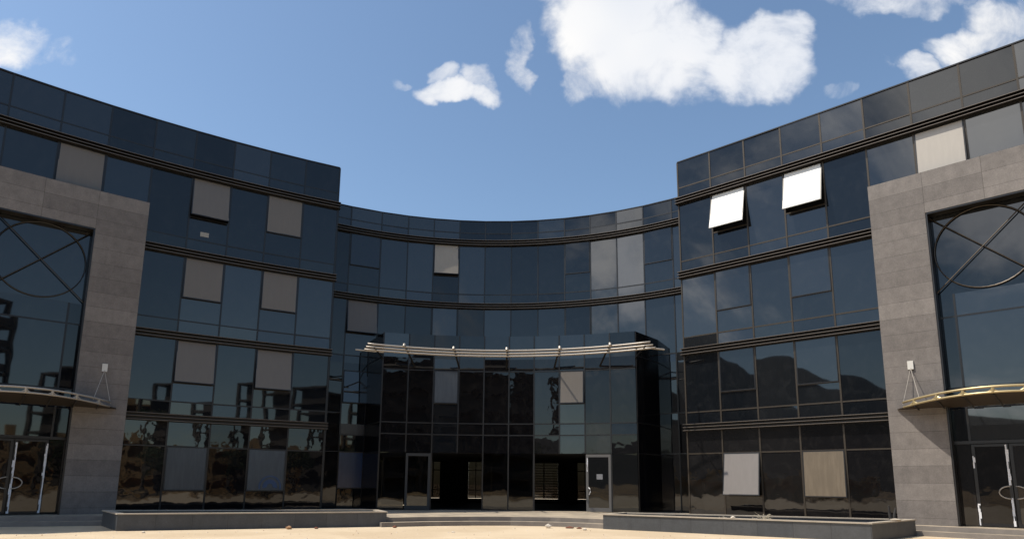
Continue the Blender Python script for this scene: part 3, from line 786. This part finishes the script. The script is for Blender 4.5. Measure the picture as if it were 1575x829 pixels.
rock(2.55, 22.9, 0, .07, MR2, 'stone', 'white pebble on the sand in front of the rusty stones', 'stone', G_, seed=7)
rock(-1.84, 21.4, 0, .06, MR2, 'stone', 'pale flat pebble on the open sand before the steps', 'stone', G_, .3, seed=8)
rock(-11.0, 21.0 - 1.0, 0, .05, MR2, 'stone', 'tiny white pebble before the left end of the left planter', 'stone', G_, seed=9)
rock(7.15, 21.35, .53, .07, MR2, 'stone', 'tan stone resting on the right planter coping', 'stone', G_, .5, seed=10)
rock(12.0, 20.72, .53, .16, MCOP, 'stone', 'pale slab fragment lying on the end wall of the right planter', 'stone', G_, .22, seed=11)
# red rag
rock(14.55, 22.62, DECK, .10, MRED, 'plastic_bag', 'crumpled faded red bag at the foot of the right stone pillar', 'bag', None, 1.3, seed=12)
# charred stakes in the right planter
for k, (x, y, h, dx) in enumerate(((12.35, 21.55, .62, -.02), (12.55, 21.75, .55, .05))):
    m = MB(); m.tube([(x, y, .34), (x + dx, y + .02, .34 + h * .6), (x + dx * 2, y, .34 + h)], [.05, .045, .03], 7)
    tag(m.build('wooden_stake', MBK, None), ('taller upright' if k == 0 else 'shorter leaning') + ' charred stake at the pillar end of the right planter', 'stake', 'charred stakes in the right planter')
# dry weed in the right planter
for k, (x, y, lab) in enumerate(((8.3, 21.9, 'larger dry weed against the glass in the middle of the right planter'), (5.35, 23.7, 'small dry weed near the left end of the right planter'), (7.2, 22.6, 'sparse dry weed in the right planter between the two others'))):
    rg = random.Random(20 + k); m = MB(); h = (.45, .22, .25)[k]
    for q in range((26, 12, 12)[k]):
        a = rg.uniform(0, 6.28); e = rg.uniform(.5, 1.4); l = h * rg.uniform(.5, 1)
        p1 = Vector((x + l * .4 * math.cos(a) * math.cos(e), y + l * .4 * math.sin(a) * math.cos(e), .34 + l * .55 * math.sin(e)))
        p2 = Vector((x + l * math.cos(a) * math.cos(e * .8), y + l * math.sin(a) * math.cos(e * .8), .34 + l * math.sin(e * .8)))
        m.tube([(x, y, .33), p1, p2], [.006, .005, .003], 4)
        for b in range(3):
            c0 = p1.lerp(p2, rg.random()); s_ = rg.uniform(.015, .03); i = len(m.v)
            for (u_, v_) in ((-1, 0), (0, -1), (1, 0), (0, 1)):
                m.v.append(c0 + Vector((u_ * s_, v_ * s_ * .5, v_ * s_))); m.uv.append((0, 0))
            m.f.append([i, i + 1, i + 2, i + 3]); m.mi.append(0)
    tag(m.build('dry_weed', mat('straw', (.42, .36, .26), .9), None), lab, 'plant', 'dry weeds in the right planter')
# rusty stake in the sand at the far left
m = MB(); m.tube([(-13.35, 17.25, -.1), (-13.33, 17.25, .5), (-13.37, 17.26, .98)], .014, 6)
tag(m.build('iron_rod', mat('rusty_iron', (.12, .06, .035), .8), None), 'thin rusty rod standing upright in the sand at the far left', 'rod')
# fine litter of the ground
m = MB(); rg = random.Random(4)
for k in range(500):
    x = rg.uniform(-14, 11); y = rg.uniform(15, 23.6)
    if y > 20.2 + (x + 12.2) * .42 - .15 and x < -4.4: continue
    if x > 3 and y > 23.4 - (x - 3.3) * .62: continue
    r = rg.choice((.012, .015, .02, .03)); i = len(m.v)
    for a in range(5):
        m.v.append(Vector((x + r * math.cos(a * 1.257) * rg.uniform(.7, 1.2), y + r * math.sin(a * 1.257) * rg.uniform(.7, 1.2), 0.0))); m.uv.append((0, 0))
    m.v.append(Vector((x, y, r * .9))); m.uv.append((0, 0))
    for a in range(5): m.f.append([i + a, i + (a + 1) % 5, i + 5]); m.mi.append(rg.choice((0, 1, 1)))
tag(m.build('gravel', [MR1, MR2], None), 'scattered gravel on the sand', 'gravel', kind='stuff')

# ------------------------------------------------------------------ what stands behind the camera and shows only in the glass
m = MB(); rgs = random.Random(8)
def fbm(t): return sum(math.sin(t * f_ + p_) / f_ ** .8 for f_, p_ in ((3, .4), (7.3, 2.1), (15.1, 4.0), (31, .7), (63, 2.9)))
na = 420
for k in range(na + 1):
    a = R(150 + 215 * k / na)
    az = math.degrees(a)
    T_ = ((140, 3), (192, 10), (200, 14.2), (203.5, 12.3), (205, 11.2), (207.2, 11.6), (211, 9.9), (215, 8.1), (219, 5.6), (226, 4.6), (239, 3.8), (244, 3.4), (252, 4.8), (290, 4.0), (305, 2.2), (320, 2.0), (400, 2.5))
    for (a0_, e0_), (a1_, e1_) in zip(T_, T_[1:]):
        if a0_ <= az < a1_: q_ = (az - a0_) / (a1_ - a0_); el = e0_ + (e1_ - e0_) * q_ * q_ * (3 - 2 * q_)
    el = max(1.2, el + .22 * fbm(a * 2.5)); r0 = 520
    for (rr, hh) in ((r0 * .72, -2), (r0 * .85, .42), (r0, 1.0), (r0 * 1.5, -2)):
        h = hh if hh < 0 else math.tan(R(el)) * r0 * hh 
        m.v.append(Vector((math.cos(a) * rr, math.sin(a) * rr, h))); m.uv.append((0, 0))
for k in range(na):
    for q in range(3):
        i = k * 4 + q; m.f.append([i, i + 4, i + 5, i + 1]); m.mi.append(0)
hl = m.build('hills', MHILL, None, (0, -300, 0)); tag(hl, 'dark scrubby hills mirrored in the glass', kind='structure')

def block(x, y, wx_, dy, fl, fh, rz, mt, label, roofbits=True):
    root = empty('apartment_block', (x, y, 0)); tag(root, label, 'building', 'buildings mirrored in the glass facade'); root.rotation_euler = (0, 0, rz)
    ORG[root.name] = Vector((0, 0, 0)); nb = max(2, int(wx_ / 3.4)); H = fl * fh
    m = MB()
    for f in range(fl + 1): m.box((0, 0, f * fh - .15 if f else .1), (wx_, dy, .3))
    for k in range(nb + 1):
        xx = -wx_ / 2 + .25 + (wx_ - .5) * k / nb
        m.box((xx, dy / 2 - .25, H / 2), (.5, .5, H)); m.box((xx, -dy / 2 + .25, H / 2), (.5, .5, H))
    m.box((0, 0, H / 2), (wx_ - 2, dy - 3, H))
    m.build('wall', mt, root)
    m = MB()
    for q in range(3): m.box((-wx_ * .45 + q * wx_ * .37, 2, H + .7 + .3 * q), (1.4, 1.4, 1.3 + .6 * q))
    m.box((wx_ * .05, -1, H + .5), (wx_ * .3, 3, .9)); m.build('roof_tank', mt, root)
    m = MB()
    for f in range(fl): 
        for k in range(nb):
            xx = -wx_ / 2 + .25 + (wx_ - .5) * (k + .5) / nb; m.box((xx, dy / 2 - .3, f * fh + .6), (wx_ / nb - .6, .15, 1.0))
    m.build('railing', mt, root)
    m = MB(); m.box((wx_ * .2, 0, H + 1.2), (4, 4, 2.4)); m.box((-wx_ * .3, 1, H + .8), (2, 2, 1.6)); m.build('stair_tower', mt, root)
    return root
block(3.2, -38, 36, 12, 6, 3.0, 0.07, MCON, 'long dark unfinished concrete block mirrored in the entrance glass')
block(26.4, -37, 9.4, 11, 8, 3.0, 0.0, MCON, 'taller narrow dark block mirrored in the glazing of the left portal')
block(63, -38, 34, 12, 6, 3.0, -.12, MCON, 'dark block mirrored in the right end of the left wing')
block(46, -62, 40, 9, 3, 2.8, .6, MTAN, 'three storey tan building mirrored in the left wing glass')
block(80, -70, 22, 9, 1, 3.4, -.3, MTAN, 'low tan shed mirrored far behind the plaza')
block(-85, -25, 30, 9, 1, 3.2, -1.0, MTAN, 'low tan building mirrored in the right wing glass')

def tree(x, y, h, r, label, seed):
    rg = random.Random(seed); root = empty('tree', (x, y, 0)); tag(root, label, 'tree', 'trees mirrored in the glass facade')
    m = MB(); m.tube([(x, y, -.1), (x + .1, y, h * .35), (x - .05, y + .1, h * .6), (x, y, h * .85)], [.2, .15, .1, .04], 7)
    for k in range(6):
        a = rg.uniform(0, 6.28); z0 = h * rg.uniform(.35, .6)
        m.tube([(x, y, z0), (x + r * .4 * math.cos(a), y + r * .4 * math.sin(a), z0 + h * .15), (x + r * .8 * math.cos(a), y + r * .8 * math.sin(a), z0 + h * .25)], [.08, .05, .02], 5)
    m.build('trunk', MBK, root); m = MB()
    cl = [(rg.uniform(-.6, .6) * r, rg.uniform(-.6, .6) * r, h * rg.uniform(.5, .92), r * rg.uniform(.3, .5)) for _ in range(12)]
    for k in range(1500):
        cx_, cy_, cz_, cr = rg.choice(cl); v = Vector((rg.gauss(0, 1), rg.gauss(0, 1), rg.gauss(0, .8))).normalized() * cr * rg.uniform(.5, 1.1)
        c0 = Vector((x + cx_, y + cy_, cz_)) + v; s_ = rg.uniform(.10, .2); t1 = Vector((rg.gauss(0, 1), rg.gauss(0, 1), rg.gauss(0, 1))).normalized(); t2 = t1.orthogonal().normalized()
        i = len(m.v); m.v += [c0 - t1 * s_, c0 + t2 * s_ * .5, c0 + t1 * s_, c0 - t2 * s_ * .5]; m.uv += [(0, 0)] * 4; m.f.append([i, i + 1, i + 2, i + 3]); m.mi.append(0)
    m.build('crown', MLEAF, root)
MLEAF = mat('dark_leaves', (.045, .065, .025), .8)
tree(35.6, -28, 6.5, 2.6, 'bushy tree mirrored between the blocks in the left wing glass', 1)
tree(-19, -26, 7.5, 3.0, 'round tree mirrored in the right part of the entrance block', 2)
tree(-24, -34, 6.0, 2.4, 'smaller tree mirrored right of the round one', 3)
tree(17, -24, 8.0, 2.8, 'tall tree mirrored in the left part of the entrance block', 4)
tree(-60, 8, 9.0, 4.0, 'broad tree mirrored in the right wing glass', 5)
